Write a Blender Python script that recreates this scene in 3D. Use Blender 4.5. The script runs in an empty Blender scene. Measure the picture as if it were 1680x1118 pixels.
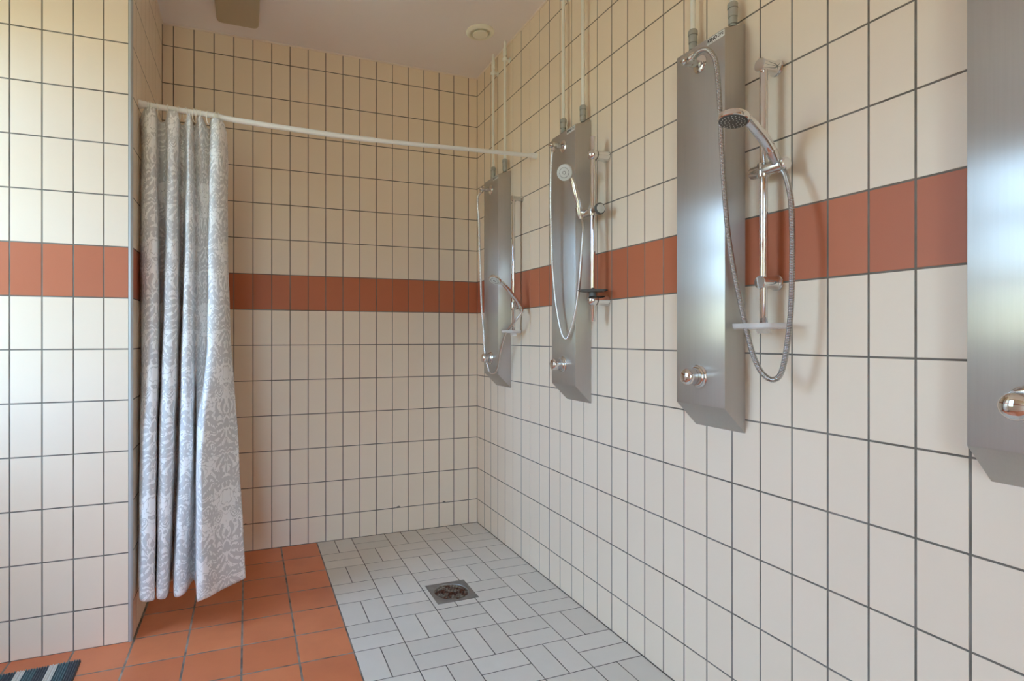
import bpy, bmesh, math, random
from mathutils import Vector, Matrix
random.seed(7)
scene = bpy.context.scene
COL = scene.collection
PI = math.pi

# ------------------------------------------------------------------ camera
cam_data = bpy.data.cameras.new('camera')
cam = bpy.data.objects.new('camera', cam_data)
COL.objects.link(cam)
cam.location = (-1.3928, -3.3114, 1.2007)
cam.rotation_euler = (PI / 2, 0, math.radians(-20.57))
cam_data.sensor_width = 36.0
cam_data.lens = 911.68 / 1680 * 36.0
cam_data.shift_x = 92.72 / 1680
cam_data.shift_y = -6.63 / 1680
cam_data.clip_start = 0.02
scene.camera = cam

scene.view_settings.view_transform = 'Standard'
scene.view_settings.look = 'None'
scene.view_settings.gamma = 1.0
scene.view_settings.use_curve_mapping = False
scene.view_settings.exposure = 0.63
try:
    scene.cycles.max_bounces = 14
    scene.cycles.diffuse_bounces = 8
    scene.cycles.glossy_bounces = 6
    scene.cycles.use_denoising = True
    scene.cycles.sample_clamp_indirect = 8.0
    scene.cycles.caustics_reflective = False
    scene.cycles.caustics_refractive = False
except Exception:
    pass

# ------------------------------------------------------------------ world: overcast sky above a sunlit lawn
SKY_STRENGTH = 9.0
world = bpy.data.worlds.new('overcast_sky')
scene.world = world
world.use_nodes = True
wn, wl = world.node_tree.nodes, world.node_tree.links
wn.clear()
w_tc = wn.new('ShaderNodeTexCoord')
w_sep = wn.new('ShaderNodeSeparateXYZ')
w_map = wn.new('ShaderNodeMapRange')
w_map.inputs['From Min'].default_value = -1
w_map.inputs['From Max'].default_value = 1
w_ramp = wn.new('ShaderNodeValToRGB')
w_bg = wn.new('ShaderNodeBackground')
w_out = wn.new('ShaderNodeOutputWorld')
wl.new(w_tc.outputs['Generated'], w_sep.inputs[0])
wl.new(w_sep.outputs['Z'], w_map.inputs['Value'])
wl.new(w_map.outputs[0], w_ramp.inputs[0])
wl.new(w_ramp.outputs[0], w_bg.inputs[0])
wl.new(w_bg.outputs[0], w_out.inputs[0])
w_bg.inputs[1].default_value = SKY_STRENGTH
els = w_ramp.color_ramp.elements
els[0].position = 0.0
els[0].color = (0.24, 0.23, 0.16, 1)
els[1].position = 1.0
els[1].color = (0.56, 0.88, 1.36, 1)
for pos, c in ((0.42, (0.26, 0.28, 0.18, 1)), (0.475, (0.38, 0.42, 0.31, 1)), (0.497, (0.50, 0.58, 0.50, 1)), (0.515, (0.60, 0.76, 0.74, 1)), (0.56, (0.58, 0.88, 1.30, 1))):
    e = els.new(pos)
    e.color = c

# room sizes (metres). right wall is x = 0, back wall is y = 0
H = 2.867
XW = -2.75        # window wall
YR = -4.90        # wall behind the camera
XP, YP = -1.815, -0.817   # outer corner of the partition on the left
WY0, WY1, WZ0, WZ1 = -1.85, -0.95, 0.95, 2.50   # opening in the window wall
RX0, RX1, RZ0, RZ1 = -2.70, -1.80, 0.25, 2.42                          # opening in the rear wall for the added, unseen window


# ------------------------------------------------------------------ materials
def new_mat(name):
    m = bpy.data.materials.new(name)
    m.use_nodes = True
    nt = m.node_tree
    b = nt.nodes['Principled BSDF']
    return m, nt, b


def simple(name, col, rough=0.5, metal=0.0, spec=0.5, **kw):
    m, nt, b = new_mat(name)
    b.inputs['Base Color'].default_value = (*col, 1)
    b.inputs['Roughness'].default_value = rough
    b.inputs['Metallic'].default_value = metal
    b.inputs['Specular IOR Level'].default_value = spec
    for k, v in kw.items():
        b.inputs[k.replace('_', ' ')].default_value = v
    return m


def mathn(nt, op, a, b=None, clamp=False):
    n = nt.nodes.new('ShaderNodeMath')
    n.operation = op
    n.use_clamp = clamp
    for i, v in enumerate((a, b)):
        if v is None:
            continue
        if isinstance(v, (int, float)):
            n.inputs[i].default_value = v
        else:
            nt.links.new(v, n.inputs[i])
    return n.outputs[0]


def mixc(nt, fac, a, b, mode='MIX'):
    n = nt.nodes.new('ShaderNodeMix')
    n.data_type = 'RGBA'
    n.blend_type = mode
    for sock, v in ((n.inputs[0], fac), (n.inputs[6], a), (n.inputs[7], b)):
        if isinstance(v, (int, float)):
            sock.default_value = v
        elif isinstance(v, tuple):
            sock.default_value = (*v, 1) if len(v) == 3 else v
        else:
            nt.links.new(v, sock)
    return n.outputs[2]


def noise(nt, scale, detail=3, vec=None, rough=0.5):
    n = nt.nodes.new('ShaderNodeTexNoise')
    n.inputs['Scale'].default_value = scale
    n.inputs['Detail'].default_value = detail
    n.inputs['Roughness'].default_value = rough
    if vec is None:
        tc = nt.nodes.new('ShaderNodeTexCoord')
        vec = tc.outputs['Object']
    nt.links.new(vec, n.inputs['Vector'])
    return n.outputs['Fac']


def tile_mat(name, ca, cb, rough, mottle=0.15, mscale=9.0, bump=0.02, dark=None, spec=0.5):
    m, nt, b = new_mat(name)
    geo = nt.nodes.new('ShaderNodeNewGeometry')
    c = mixc(nt, geo.outputs['Random Per Island'], ca, cb)
    nz = noise(nt, mscale, 4)
    f = mathn(nt, 'MULTIPLY', mathn(nt, 'SUBTRACT', nz, 0.42, True), mottle * 5, True)
    c = mixc(nt, f, c, dark if dark else tuple(x * 0.86 for x in ca))
    nt.links.new(c, b.inputs['Base Color'])
    b.inputs['Roughness'].default_value = rough
    b.inputs['Specular IOR Level'].default_value = spec
    bp = nt.nodes.new('ShaderNodeBump')
    bp.inputs['Strength'].default_value = bump
    bp.inputs['Distance'].default_value = 0.01
    nt.links.new(noise(nt, 26, 2), bp.inputs['Height'])
    nt.links.new(bp.outputs[0], b.inputs['Normal'])
    return m


M_CREAM = tile_mat('cream_glazed_tile', (0.875, 0.745, 0.595), (0.895, 0.77, 0.62), 0.40, 0.03)
M_BAND = tile_mat('terracotta_band_tile', (0.50, 0.155, 0.075), (0.56, 0.185, 0.092), 0.42, 0.06, spec=0.3)
M_TERRA = tile_mat('terracotta_floor_tile', (0.66, 0.205, 0.09), (0.78, 0.265, 0.12), 0.42, 0.22, 5.0, 0.05, (0.48, 0.13, 0.06), spec=0.35)
M_STONE = tile_mat('grey_white_floor_tile', (0.70, 0.66, 0.60), (0.77, 0.73, 0.67), 0.55, 0.10, 12.0, 0.05)


def grout_mat(name, ca, cb, scale=7):
    m, nt, b = new_mat(name)
    nt.links.new(mixc(nt, mathn(nt, 'MULTIPLY', mathn(nt, 'SUBTRACT', noise(nt, scale, 5), 0.35, True), 3, True), ca, cb), b.inputs['Base Color'])
    b.inputs['Roughness'].default_value = 0.9
    return m


M_GROUT = grout_mat('grey_wall_grout', (0.15, 0.13, 0.105), (0.25, 0.225, 0.195))
M_FGROUT = grout_mat('brownish_floor_grout', (0.10, 0.085, 0.075), (0.20, 0.18, 0.16), 12)
M_TGROUT = grout_mat('worn_floor_grout', (0.11, 0.09, 0.08), (0.42, 0.36, 0.31), 14)
M_CEIL = simple('painted_ceiling', (0.90, 0.85, 0.86), 0.75)
M_CAULK = simple('ceiling_sealant', (0.88, 0.78, 0.70), 0.6)
M_WARM_BOUNCE = tile_mat('added_warm_bounce_wood', (0.66, 0.36, 0.15), (0.72, 0.41, 0.18), 0.4, 0.1)  # unseen rear wall finish, wood colour added to warm the bounced light
M_PLASTER = simple('outer_masonry', (0.6, 0.58, 0.54), 0.9)
M_TRIM = simple('grey_edge_profile', (0.50, 0.53, 0.54), 0.35, 0.3)
M_CHROME = simple('chrome', (0.78, 0.78, 0.78), 0.07, 1.0)
M_CHROME_SOFT = simple('satin_chrome', (0.66, 0.65, 0.63), 0.2, 1.0)
M_DARK = simple('dark_rubber', (0.03, 0.03, 0.03), 0.5)
M_PIPE = simple('white_painted_pipe', (0.86, 0.87, 0.82), 0.3)
M_FIT = simple('grey_compression_fitting', (0.44, 0.45, 0.42), 0.38, 0.5)
M_ROD = simple('white_rod_enamel', (0.86, 0.86, 0.85), 0.3)
M_RING = simple('white_ring_plastic', (0.93, 0.91, 0.86), 0.35)
M_VENT = simple('cream_vent_enamel', (0.90, 0.88, 0.76), 0.35)
M_LAMP = simple('yellowed_lamp_diffuser', (0.52, 0.44, 0.31), 0.45)
M_LAMPB = simple('lamp_base', (0.40, 0.34, 0.25), 0.5)
M_FRAME = simple('white_window_frame', (0.80, 0.80, 0.78), 0.4)
M_STICK = simple('white_label', (0.80, 0.80, 0.78), 0.4)
M_INK = simple('black_print', (0.015, 0.015, 0.015), 0.5)
M_GREYPL = simple('smoked_grey_plastic', (0.10, 0.11, 0.11), 0.25)
M_FACE = simple('pale_grey_spray_face', (0.62, 0.64, 0.62), 0.35)
M_FACED = simple('dark_grey_spray_face', (0.10, 0.105, 0.10), 0.4)
def clear_plastic(name, col, clear):
    m, nt, b = new_mat(name)
    b.inputs['Base Color'].default_value = (*col, 1)
    b.inputs['Roughness'].default_value = 0.25
    t = nt.nodes.new('ShaderNodeBsdfTransparent')
    x = nt.nodes.new('ShaderNodeMixShader')
    x.inputs[0].default_value = clear
    nt.links.new(b.outputs[0], x.inputs[1]); nt.links.new(t.outputs[0], x.inputs[2])
    nt.links.new(x.outputs[0], nt.nodes['Material Output'].inputs['Surface'])
    return m


M_DISH = clear_plastic('clear_frosted_plastic', (0.88, 0.87, 0.86), 0.55)
M_GLASS, _nt, _b = new_mat('window_glass')
_tr = _nt.nodes.new('ShaderNodeBsdfTransparent')
_tr.inputs[0].default_value = (0.95, 0.97, 0.96, 1)
_gl = _nt.nodes.new('ShaderNodeBsdfGlossy')
_gl.inputs['Roughness'].default_value = 0.02
_fr = _nt.nodes.new('ShaderNodeFresnel')
_fr.inputs[0].default_value = 1.45
_mx = _nt.nodes.new('ShaderNodeMixShader')
_ge = _nt.nodes.new('ShaderNodeNewGeometry')
_mm = _nt.nodes.new('ShaderNodeMath')
_mm.operation = 'SUBTRACT'
_mm.use_clamp = True       # only the outer surface of the pane reflects
_nt.links.new(_fr.outputs[0], _mm.inputs[0]); _nt.links.new(_ge.outputs['Backfacing'], _mm.inputs[1])
_nt.links.new(_mm.outputs[0], _mx.inputs[0]); _nt.links.new(_tr.outputs[0], _mx.inputs[1]); _nt.links.new(_gl.outputs[0], _mx.inputs[2])
_nt.links.new(_mx.outputs[0], _nt.nodes['Material Output'].inputs['Surface'])


def steel_mat():
    m, nt, b = new_mat('brushed_stainless_steel')
    tc = nt.nodes.new('ShaderNodeTexCoord')
    mp = nt.nodes.new('ShaderNodeMapping')
    mp.inputs['Scale'].default_value = (220, 220, 5)
    nt.links.new(tc.outputs['Object'], mp.inputs[0])
    n1 = noise(nt, 1.0, 3, mp.outputs[0])
    n2 = noise(nt, 6.0, 4)
    b.inputs['Metallic'].default_value = 1.0
    nt.links.new(mixc(nt, n1, (0.50, 0.475, 0.43), (0.58, 0.55, 0.50)), b.inputs['Base Color'])
    r = mathn(nt, 'ADD', mathn(nt, 'MULTIPLY', n2, 0.03), 0.275)
    nt.links.new(r, b.inputs['Roughness'])
    b.inputs['Anisotropic'].default_value = 1.0
    tg = nt.nodes.new('ShaderNodeTangent')
    tg.direction_type = 'UV_MAP'
    tg.uv_map = 'UVMap'
    nt.links.new(tg.outputs[0], b.inputs['Tangent'])
    # worn, hazy layer over the brushed one
    g = nt.nodes.new('ShaderNodeBsdfGlossy')
    g.inputs['Color'].default_value = (0.60, 0.60, 0.60, 1)
    g.inputs['Roughness'].default_value = 0.62
    mx = nt.nodes.new('ShaderNodeMixShader')
    nt.links.new(mathn(nt, 'ADD', mathn(nt, 'MULTIPLY', noise(nt, 90, 5), 0.10), 0.31), mx.inputs[0])
    nt.links.new(b.outputs[0], mx.inputs[1])
    nt.links.new(g.outputs[0], mx.inputs[2])
    nt.links.new(mx.outputs[0], nt.nodes['Material Output'].inputs['Surface'])
    return m


M_STEEL = steel_mat()


def hose_mat(name, pitch, depth, col):
    m, nt, b = new_mat(name)
    b.inputs['Base Color'].default_value = (*col, 1)
    b.inputs['Metallic'].default_value = 1.0
    b.inputs['Roughness'].default_value = 0.22
    uv = nt.nodes.new('ShaderNodeUVMap')
    uv.uv_map = 'UVMap'
    sep = nt.nodes.new('ShaderNodeSeparateXYZ')
    nt.links.new(uv.outputs[0], sep.inputs[0])
    s = mathn(nt, 'SINE', mathn(nt, 'MULTIPLY', sep.outputs['Y'], 2 * PI / pitch))
    bp = nt.nodes.new('ShaderNodeBump')
    bp.inputs['Strength'].default_value = 1.0
    bp.inputs['Distance'].default_value = depth
    nt.links.new(s, bp.inputs['Height'])
    nt.links.new(bp.outputs[0], b.inputs['Normal'])
    return m


M_HOSE = simple('ribbed_steel_hose', (0.50, 0.50, 0.49), 0.2, 1.0)
M_HOSE_FINE = hose_mat('fine_silver_hose', 0.003, 0.0001, (0.72, 0.72, 0.71))


# ------------------------------------------------------------------ object helpers
def obj(name, me_or_bm, mats, parent=None, smooth=None, loc=None):
    if isinstance(me_or_bm, bmesh.types.BMesh):
        me = bpy.data.meshes.new(name)
        me_or_bm.normal_update()
        me_or_bm.to_mesh(me)
        me_or_bm.free()
    else:
        me = me_or_bm
    o = bpy.data.objects.new(name, me)
    COL.objects.link(o)
    if not isinstance(mats, (list, tuple)):
        mats = [mats]
    for m in mats:
        me.materials.append(m)
    if smooth is not None:
        me.shade_smooth()
        me.set_sharp_from_angle(angle=math.radians(smooth))
    if parent:
        o.parent = parent
    if loc:
        o.location = loc
    return o


def tag(o, label=None, cat=None, group=None, kind=None):
    for k, v in (('label', label), ('category', cat), ('group', group), ('kind', kind)):
        if v:
            o[k] = v
    return o


def thing(name, label, cat, loc=(0, 0, 0), group=None):
    e = bpy.data.objects.new(name, None)
    e.empty_display_size = 0.05
    COL.objects.link(e)
    e.location = loc
    return tag(e, label, cat, group)


def box(bm, lo, hi, mi=0):
    r = bmesh.ops.create_cube(bm, size=1)
    for v in r['verts']:
        v.co = Vector([lo[i] + (v.co[i] + 0.5) * (hi[i] - lo[i]) for i in range(3)])
    for f in {f for v in r['verts'] for f in v.link_faces}:
        f.material_index = mi
    return r['verts']


def frame_for(d):
    d = Vector(d).normalized()
    a = Vector((0, 0, 1)) if abs(d.z) < 0.9 else Vector((1, 0, 0))
    u = d.cross(a).normalized()
    v = d.cross(u).normalized()
    return d, u, v


def lathe(bm, origin, axis, prof, seg=32, mi=0):
    """prof: list of (distance along the axis, radius)"""
    d, u, v = frame_for(axis)
    o = Vector(origin)
    rings = []
    for (t, r) in prof:
        if r < 1e-6:
            rings.append([bm.verts.new(o + d * t)])
        else:
            rings.append([bm.verts.new(o + d * t + (u * math.cos(2 * PI * k / seg) + v * math.sin(2 * PI * k / seg)) * r) for k in range(seg)])
    for a, b in zip(rings, rings[1:]):
        for k in range(seg):
            k2 = (k + 1) % seg
            if len(a) == 1 and len(b) == 1:
                continue
            if len(a) == 1:
                f = bm.faces.new((a[0], b[k2], b[k]))
            elif len(b) == 1:
                f = bm.faces.new((a[k], a[k2], b[0]))
            else:
                f = bm.faces.new((a[k], a[k2], b[k2], b[k]))
            f.material_index = mi
            f.smooth = True
    for ring, flip in ((rings[0], True), (rings[-1], False)):
        if len(ring) > 1:
            f = bm.faces.new(ring if not flip else ring[::-1])
            f.material_index = mi
    bmesh.ops.recalc_face_normals(bm, faces=bm.faces)


def cyl(bm, a, b, r, seg=24, r2=None, bev=0.0):
    a, b = Vector(a), Vector(b)
    L = (b - a).length
    r2 = r if r2 is None else r2
    if bev:
        prof = [(0, r - bev), (bev * 0.3, r - bev * 0.3), (bev, r), (L - bev, r2), (L - bev * 0.3, r2 - bev * 0.3), (L, r2 - bev)]
    else:
        prof = [(0, r), (L, r2)]
    lathe(bm, a, b - a, prof, seg)


def catmull(pts, n=8, closed=False):
    P = [Vector(p) for p in pts]
    out = []
    N = len(P)
    for i in range(N - 1):
        p0 = P[max(i - 1, 0)]
        p1, p2 = P[i], P[i + 1]
        p3 = P[min(i + 2, N - 1)]
        for k in range(n):
            t = k / n
            out.append(0.5 * ((2 * p1) + (p2 - p0) * t + (2 * p0 - 5 * p1 + 4 * p2 - p3) * t * t + (3 * p1 - 3 * p2 + p3 - p0) * t ** 3))
    out.append(P[-1])
    return out


def tube(bm, pts, r, seg=14, radii=None):
    uvl = bm.loops.layers.uv.get('UVMap') or bm.loops.layers.uv.new('UVMap')
    pts = [Vector(p) for p in pts]
    t0 = (pts[1] - pts[0]).normalized()
    _, u, v = frame_for(t0)
    rings, L, s = [], [], 0
    prev = t0
    for i, p in enumerate(pts):
        t = (pts[min(i + 1, len(pts) - 1)] - pts[max(i - 1, 0)]).normalized()
        q = prev.rotation_difference(t)
        u = q @ u
        u = (u - t * u.dot(t)).normalized()
        v = t.cross(u)
        prev = t
        if i:
            s += (p - pts[i - 1]).length
        L.append(s)
        rr = radii[i] if radii else r
        rings.append([bm.verts.new(p + (u * math.cos(2 * PI * k / seg) + v * math.sin(2 * PI * k / seg)) * rr) for k in range(seg)])
    for i in range(len(rings) - 1):
        for k in range(seg):
            k2 = (k + 1) % seg
            f = bm.faces.new((rings[i][k], rings[i][k2], rings[i + 1][k2], rings[i + 1][k]))
            f.smooth = True
            for lp, (kk, ii) in zip(f.loops, ((k, i), (k + 1, i), (k + 1, i + 1), (k, i + 1))):
                lp[uvl].uv = (kk / seg, L[ii])
    bm.faces.new(rings[0][::-1])
    bm.faces.new(rings[-1])


def torus(bm, c, axis, R, r, seg=28, seg2=8):
    d, u, v = frame_for(axis)
    c = Vector(c)
    rings = []
    for i in range(seg):
        a = 2 * PI * i / seg
        e = u * math.cos(a) + v * math.sin(a)
        rings.append([bm.verts.new(c + e * (R + r * math.cos(2 * PI * j / seg2)) + d * r * math.sin(2 * PI * j / seg2)) for j in range(seg2)])
    for i in range(seg):
        for j in range(seg2):
            f = bm.faces.new((rings[i][j], rings[(i + 1) % seg][j], rings[(i + 1) % seg][(j + 1) % seg2], rings[i][(j + 1) % seg2]))
            f.smooth = True
    bmesh.ops.recalc_face_normals(bm, faces=bm.faces)


# ------------------------------------------------------------------ tiled surfaces
ROWS = [0.0] + [0.1514 + 0.2 * n for n in range(14)] + [H]
GROUT = 0.0048


def tile(bm, O, U, V, N, u0, u1, v0, v1, mi, g=GROUT, h=0.0008):
    a, e = g / 2 - 0.0002, 0.0008
    u0, u1, v0, v1 = u0 + a, u1 - a, v0 + a, v1 - a
    if u1 - u0 < 0.006 or v1 - v0 < 0.006:
        return
    lo = [bm.verts.new(O + U * x + V * y - N * h) for x, y in ((u0, v0), (u1, v0), (u1, v1), (u0, v1))]
    hi = [bm.verts.new(O + U * x + V * y) for x, y in ((u0 + e, v0 + e), (u1 - e, v0 + e), (u1 - e, v1 - e), (u0 + e, v1 - e))]
    flip = U.cross(V).dot(N) < 0
    fs = [hi] + [[lo[k], lo[(k + 1) % 4], hi[(k + 1) % 4], hi[k]] for k in range(4)]
    for f in fs:
        f = bm.faces.new(f[::-1] if flip else f)
        f.material_index = mi


def tiled_wall(name, O, U, N, L, lines, hole=None, thick=0.12, marks=(), ext=0.0, mats=None):
    """vertical wall: O floor corner, U along, N into the room; lines = joint positions along U"""
    O, U, N, V = Vector(O), Vector(U), Vector(N), Vector((0, 0, 1))
    bm = bmesh.new()
    cols = sorted({0.0, L} | {x for x in lines if 0.004 < x < L - 0.004})

    def slab(u0, u1, v0, v1):
        c = [O + U * u + V * v - N * d for d in (0.0006, thick) for (u, v) in ((u0, v0), (u1, v0), (u1, v1), (u0, v1))]
        lo = [min(p[i] for p in c) for i in range(3)]
        hi = [max(p[i] for p in c) for i in range(3)]
        box(bm, lo, hi, 0)
    if hole:
        h0, h1, g0, g1 = hole
        slab(0, h0, 0, H); slab(h1, L, 0, H); slab(h0, h1, 0, g0); slab(h0, h1, g1, H)
    else:
        slab(-ext, L + ext, 0, H)
    for i in range(len(cols) - 1):
        for j in range(len(ROWS) - 1):
            u0, u1, v0, v1 = cols[i], cols[i + 1], ROWS[j], ROWS[j + 1]
            mi = 2 if j == 7 else 1
            if hole:
                h0, h1, g0, g1 = hole
                if u1 > h0 and u0 < h1 and v1 > g0 and v0 < g1:
                    # keep only the parts of the tile outside the opening
                    m0, m1 = max(u0, h0), min(u1, h1)
                    for (c0, c1, d0, d1) in ((u0, m0, v0, v1), (m1, u1, v0, v1), (m0, m1, v0, g0), (m0, m1, g1, v1)):
                        if c1 - c0 > 0.008 and d1 - d0 > 0.008:
                            tile(bm, O, U, V, N, c0, c1, d0, d1, mi)
                    continue
            tile(bm, O, U, V, N, u0, u1, v0, v1, mi)
    for (u, v, r) in marks:   # chipped tile edges filled with grout
        ring = []
        for k in range(9):
            a = PI * k / 8
            rr = r * (0.8 + 0.4 * random.random())
            ring.append(bm.verts.new(O + U * (u + rr * 1.5 * math.cos(a)) + V * (v + rr * math.sin(a)) + N * 0.0004))
        f = bm.faces.new(ring)
        f.material_index = 0
        if f.normal.dot(N) < 0:
            pass
    o = obj(name, bm, mats or [M_GROUT, M_CREAM, M_BAND])
    return tag(o, kind='structure')


tiled_wall('wall_back', (0, 0, 0), (-1, 0, 0), (0, -1, 0), 1.815, [0.0612 + 0.1 * k for k in range(18)], ext=0.04,
           marks=[(1.505 - 0.02, 0.152, 0.007), (1.40, 0.152, 0.006), (0.5215, 0.153, 0.009), (0.2265, 0.153, 0.008), (1.18, 0.153, 0.004)])
tiled_wall('wall_right', (0, 0, 0), (0, -1, 0), (-1, 0, 0), -YR, [0.0135 + 0.1 * k for k in range(1, 50)], ext=0.04)
tiled_wall('wall_left', (XP + 0.0, 0, 0), (0, -1, 0), (1, 0, 0), 0.805, [0.017 + 0.1 * k for k in range(9)], thick=0.05)
tiled_wall('wall_partition', (XP - 0.012, YP, 0), (-1, 0, 0), (0, -1, 0), XP - 0.012 - XW, [0.0848 + 0.1 * k for k in range(15)], thick=0.05)
tiled_wall('wall_window', (XW, YP, 0), (0, -1, 0), (1, 0, 0), YP - YR, [0.083 + 0.1 * k for k in range(42)],
           hole=(YP - WY1, YP - WY0, WZ0, WZ1), thick=0.25)
tiled_wall('wall_rear', (XW, YR, 0), (1, 0, 0), (0, 1, 0), -XW, [0.1 * k for k in range(1, 32)], hole=(RX0 - XW, RX1 - XW, RZ0, RZ1), thick=0.25, mats=[M_GROUT, M_WARM_BOUNCE, M_WARM_BOUNCE])

# grey edge profile on the outer corner
bm = bmesh.new()
prof = [(XP - 0.0135, YP), (XP - 0.0135, YP - 0.0006), (XP - 0.006, YP - 0.001), (XP - 0.0022, YP + 0.0014), (XP - 0.0002, YP + 0.005),
        (XP + 0.0006, YP + 0.0135), (XP, YP + 0.0135), (XP - 0.012, YP + 0.012)]
a = [bm.verts.new((x, y, 0.0)) for x, y in prof]
b = [bm.verts.new((x, y, H)) for x, y in prof]
for i in range(len(a)):
    j = (i + 1) % len(a)
    bm.faces.new((a[i], a[j], b[j], b[i]))
bm.faces.new(a); bm.faces.new(b[::-1])
bmesh.ops.recalc_face_normals(bm, faces=bm.faces)
tag(obj('trim_1', bm, M_TRIM, smooth=35), kind='structure')

# ceiling and sealant bead
bm = bmesh.new()
box(bm, (XW - 0.25, YR - 0.12, H), (0.12, 0.12, H + 0.12))
tag(obj('ceiling', bm, M_CEIL), kind='structure')
bm = bmesh.new()
for p, q in (((XP, 0, H), (0, 0, H)), ((0, 0, H), (0, YR, H)), ((XP, 0, H), (XP, YP, H)), ((XP, YP, H), (XW, YP, H))):
    cyl(bm, p, q, 0.0065, 8)
tag(obj('trim_2', bm, M_CAULK, smooth=60), kind='structure')

# floor: terracotta tiles with a basket-weave field under the showers
bm = bmesh.new()
UX, UY, UZ = Vector((1, 0, 0)), Vector((0, 1, 0)), Vector((0, 0, 1))
O0 = Vector((0, 0, 0))
FX = [-0.016 - 0.199 * k for k in range(6)]      # -0.016 .. -1.011
box(bm, (XW - 0.1, YR - 0.1, -0.12), (FX[-1], 0.1, -0.0006), 3)
DR = (-0.592, -0.392, -0.956, -0.757)            # drain opening
for lo, hi in (((FX[-1], YR - 0.1), (DR[0] + 0.002, 0.1)), ((DR[1] - 0.002, YR - 0.1), (0.1, 0.1)),
               ((DR[0] + 0.002, YR - 0.1), (DR[1] - 0.002, DR[2] + 0.002)), ((DR[0] + 0.002, DR[3] - 0.002), (DR[1] - 0.002, 0.1))):
    box(bm, (*lo, -0.12), (*hi, -0.0006), 0)
ny = int(-YR / 0.2) + 1
for j in range(ny):
    y1, y0 = -0.2 * j, max(-0.2 * (j + 1), YR)
    if y1 - y0 < 0.02:
        continue
    for i in range(5):
        x1, x0 = (FX[i] if i else -0.001), FX[i + 1]
        xm, ym = (x0 + FX[i]) / 2, (y0 + y1) / 2
        halves = [(x0, xm, y0, y1), (xm, x1, y0, y1)] if (i + j) % 2 == 0 else [(x0, x1, y0, ym), (x0, x1, ym, y1)]
        for (p0, p1, q0, q1) in halves:
            ox = min(p1, DR[1]) - max(p0, DR[0])
            oy = min(q1, DR[3]) - max(q0, DR[2])
            if ox > 0.003 and oy > 0.003:
                # cut the tile round the drain plate: joints only along its own edges
                X0, X1, Y0, Y1 = p0 + 0.002, p1 - 0.002, q0 + 0.002, q1 - 0.002
                ax0, ax1, ay0, ay1 = max(X0, DR[0]), min(X1, DR[1]), max(Y0, DR[2]), min(Y1, DR[3])
                for (c0, c1, d0, d1) in ((X0, ax0, Y0, Y1), (ax1, X1, Y0, Y1), (ax0, ax1, Y0, ay0), (ax0, ax1, ay1, Y1)):
                    if c1 - c0 > 0.001 and d1 - d0 > 0.001:
                        f = bm.faces.new([bm.verts.new((x_, y_, 0)) for x_, y_ in ((c0, d0), (c1, d0), (c1, d1), (c0, d1))])
                        f.material_index = 1
            else:
                tile(bm, O0, UX, UY, UZ, p0, p1, q0, q1, 1, 0.0042)
    k = 0
    while True:
        x1 = FX[-1] - 0.2 * k
        x0 = x1 - 0.2
        if x1 < XW + 0.01:
            break
        a0 = max(x0, XW)
        lo_x = XP if y0 > YP - 0.01 else None
        if lo_x is not None and x1 <= lo_x + 0.02:
            break
        if y1 > YP + 0.01 and y0 < YP - 0.01:      # the row that meets the partition
            pass
        tile(bm, O0, UX, UY, UZ, max(a0, lo_x) if lo_x is not None else a0, x1, y0, y1, 2, 0.0075)
        k += 1
tag(obj('floor', bm, [M_FGROUT, M_STONE, M_TERRA, M_TGROUT]), kind='structure')

# ------------------------------------------------------------------ window
def window(name, origin, along, out, width, posts, hh, rails):
    """frame in the opening; origin = one lower corner on the room side"""
    O, A, B = Vector(origin), Vector(along), Vector(out)

    def bar(bm, a0, a1, z0, z1, d0, d1):
        p, q = O + A * a0 + B * d0 + Vector((0, 0, z0)), O + A * a1 + B * d1 + Vector((0, 0, z1))
        box(bm, [min(p[i], q[i]) for i in range(3)], [max(p[i], q[i]) for i in range(3)])
    fr = bmesh.new()
    bar(fr, 0, width, 0, 0.05, 0.10, 0.16); bar(fr, 0, width, hh - 0.05, hh, 0.10, 0.16)
    bar(fr, 0, 0.05, 0.05, hh - 0.05, 0.10, 0.16); bar(fr, width - 0.05, width, 0.05, hh - 0.05, 0.10, 0.16)
    for z in rails:
        bar(fr, 0.05, width - 0.05, z - 0.03, z + 0.03, 0.108, 0.152)
    for a in posts:
        bar(fr, a - 0.02, a + 0.02, 0.05, hh - 0.05, 0.104, 0.156)
    w = tag(obj(name, fr, M_FRAME), kind='structure')
    bm = bmesh.new()
    bar(bm, 0.04, width - 0.04, 0.04, hh - 0.04, 0.129, 0.133)
    obj('window_pane', bm, M_GLASS, w)
    bm = bmesh.new()
    bar(bm, 0, width, -0.03, 0, -0.03, 0.10)
    obj('window_sill', bm, M_FRAME, w)


window('window_1', (XW, WY0, WZ0), (0, 1, 0), (-1, 0, 0), WY1 - WY0, (), WZ1 - WZ0, (0.54, 1.02))
window('added_rear_window', (RX0, YR, RZ0), (1, 0, 0), (0, -1, 0), RX1 - RX0, (), RZ1 - RZ0, (0.9,))  # unseen window added behind the camera to light partition and curtain frontally

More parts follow.
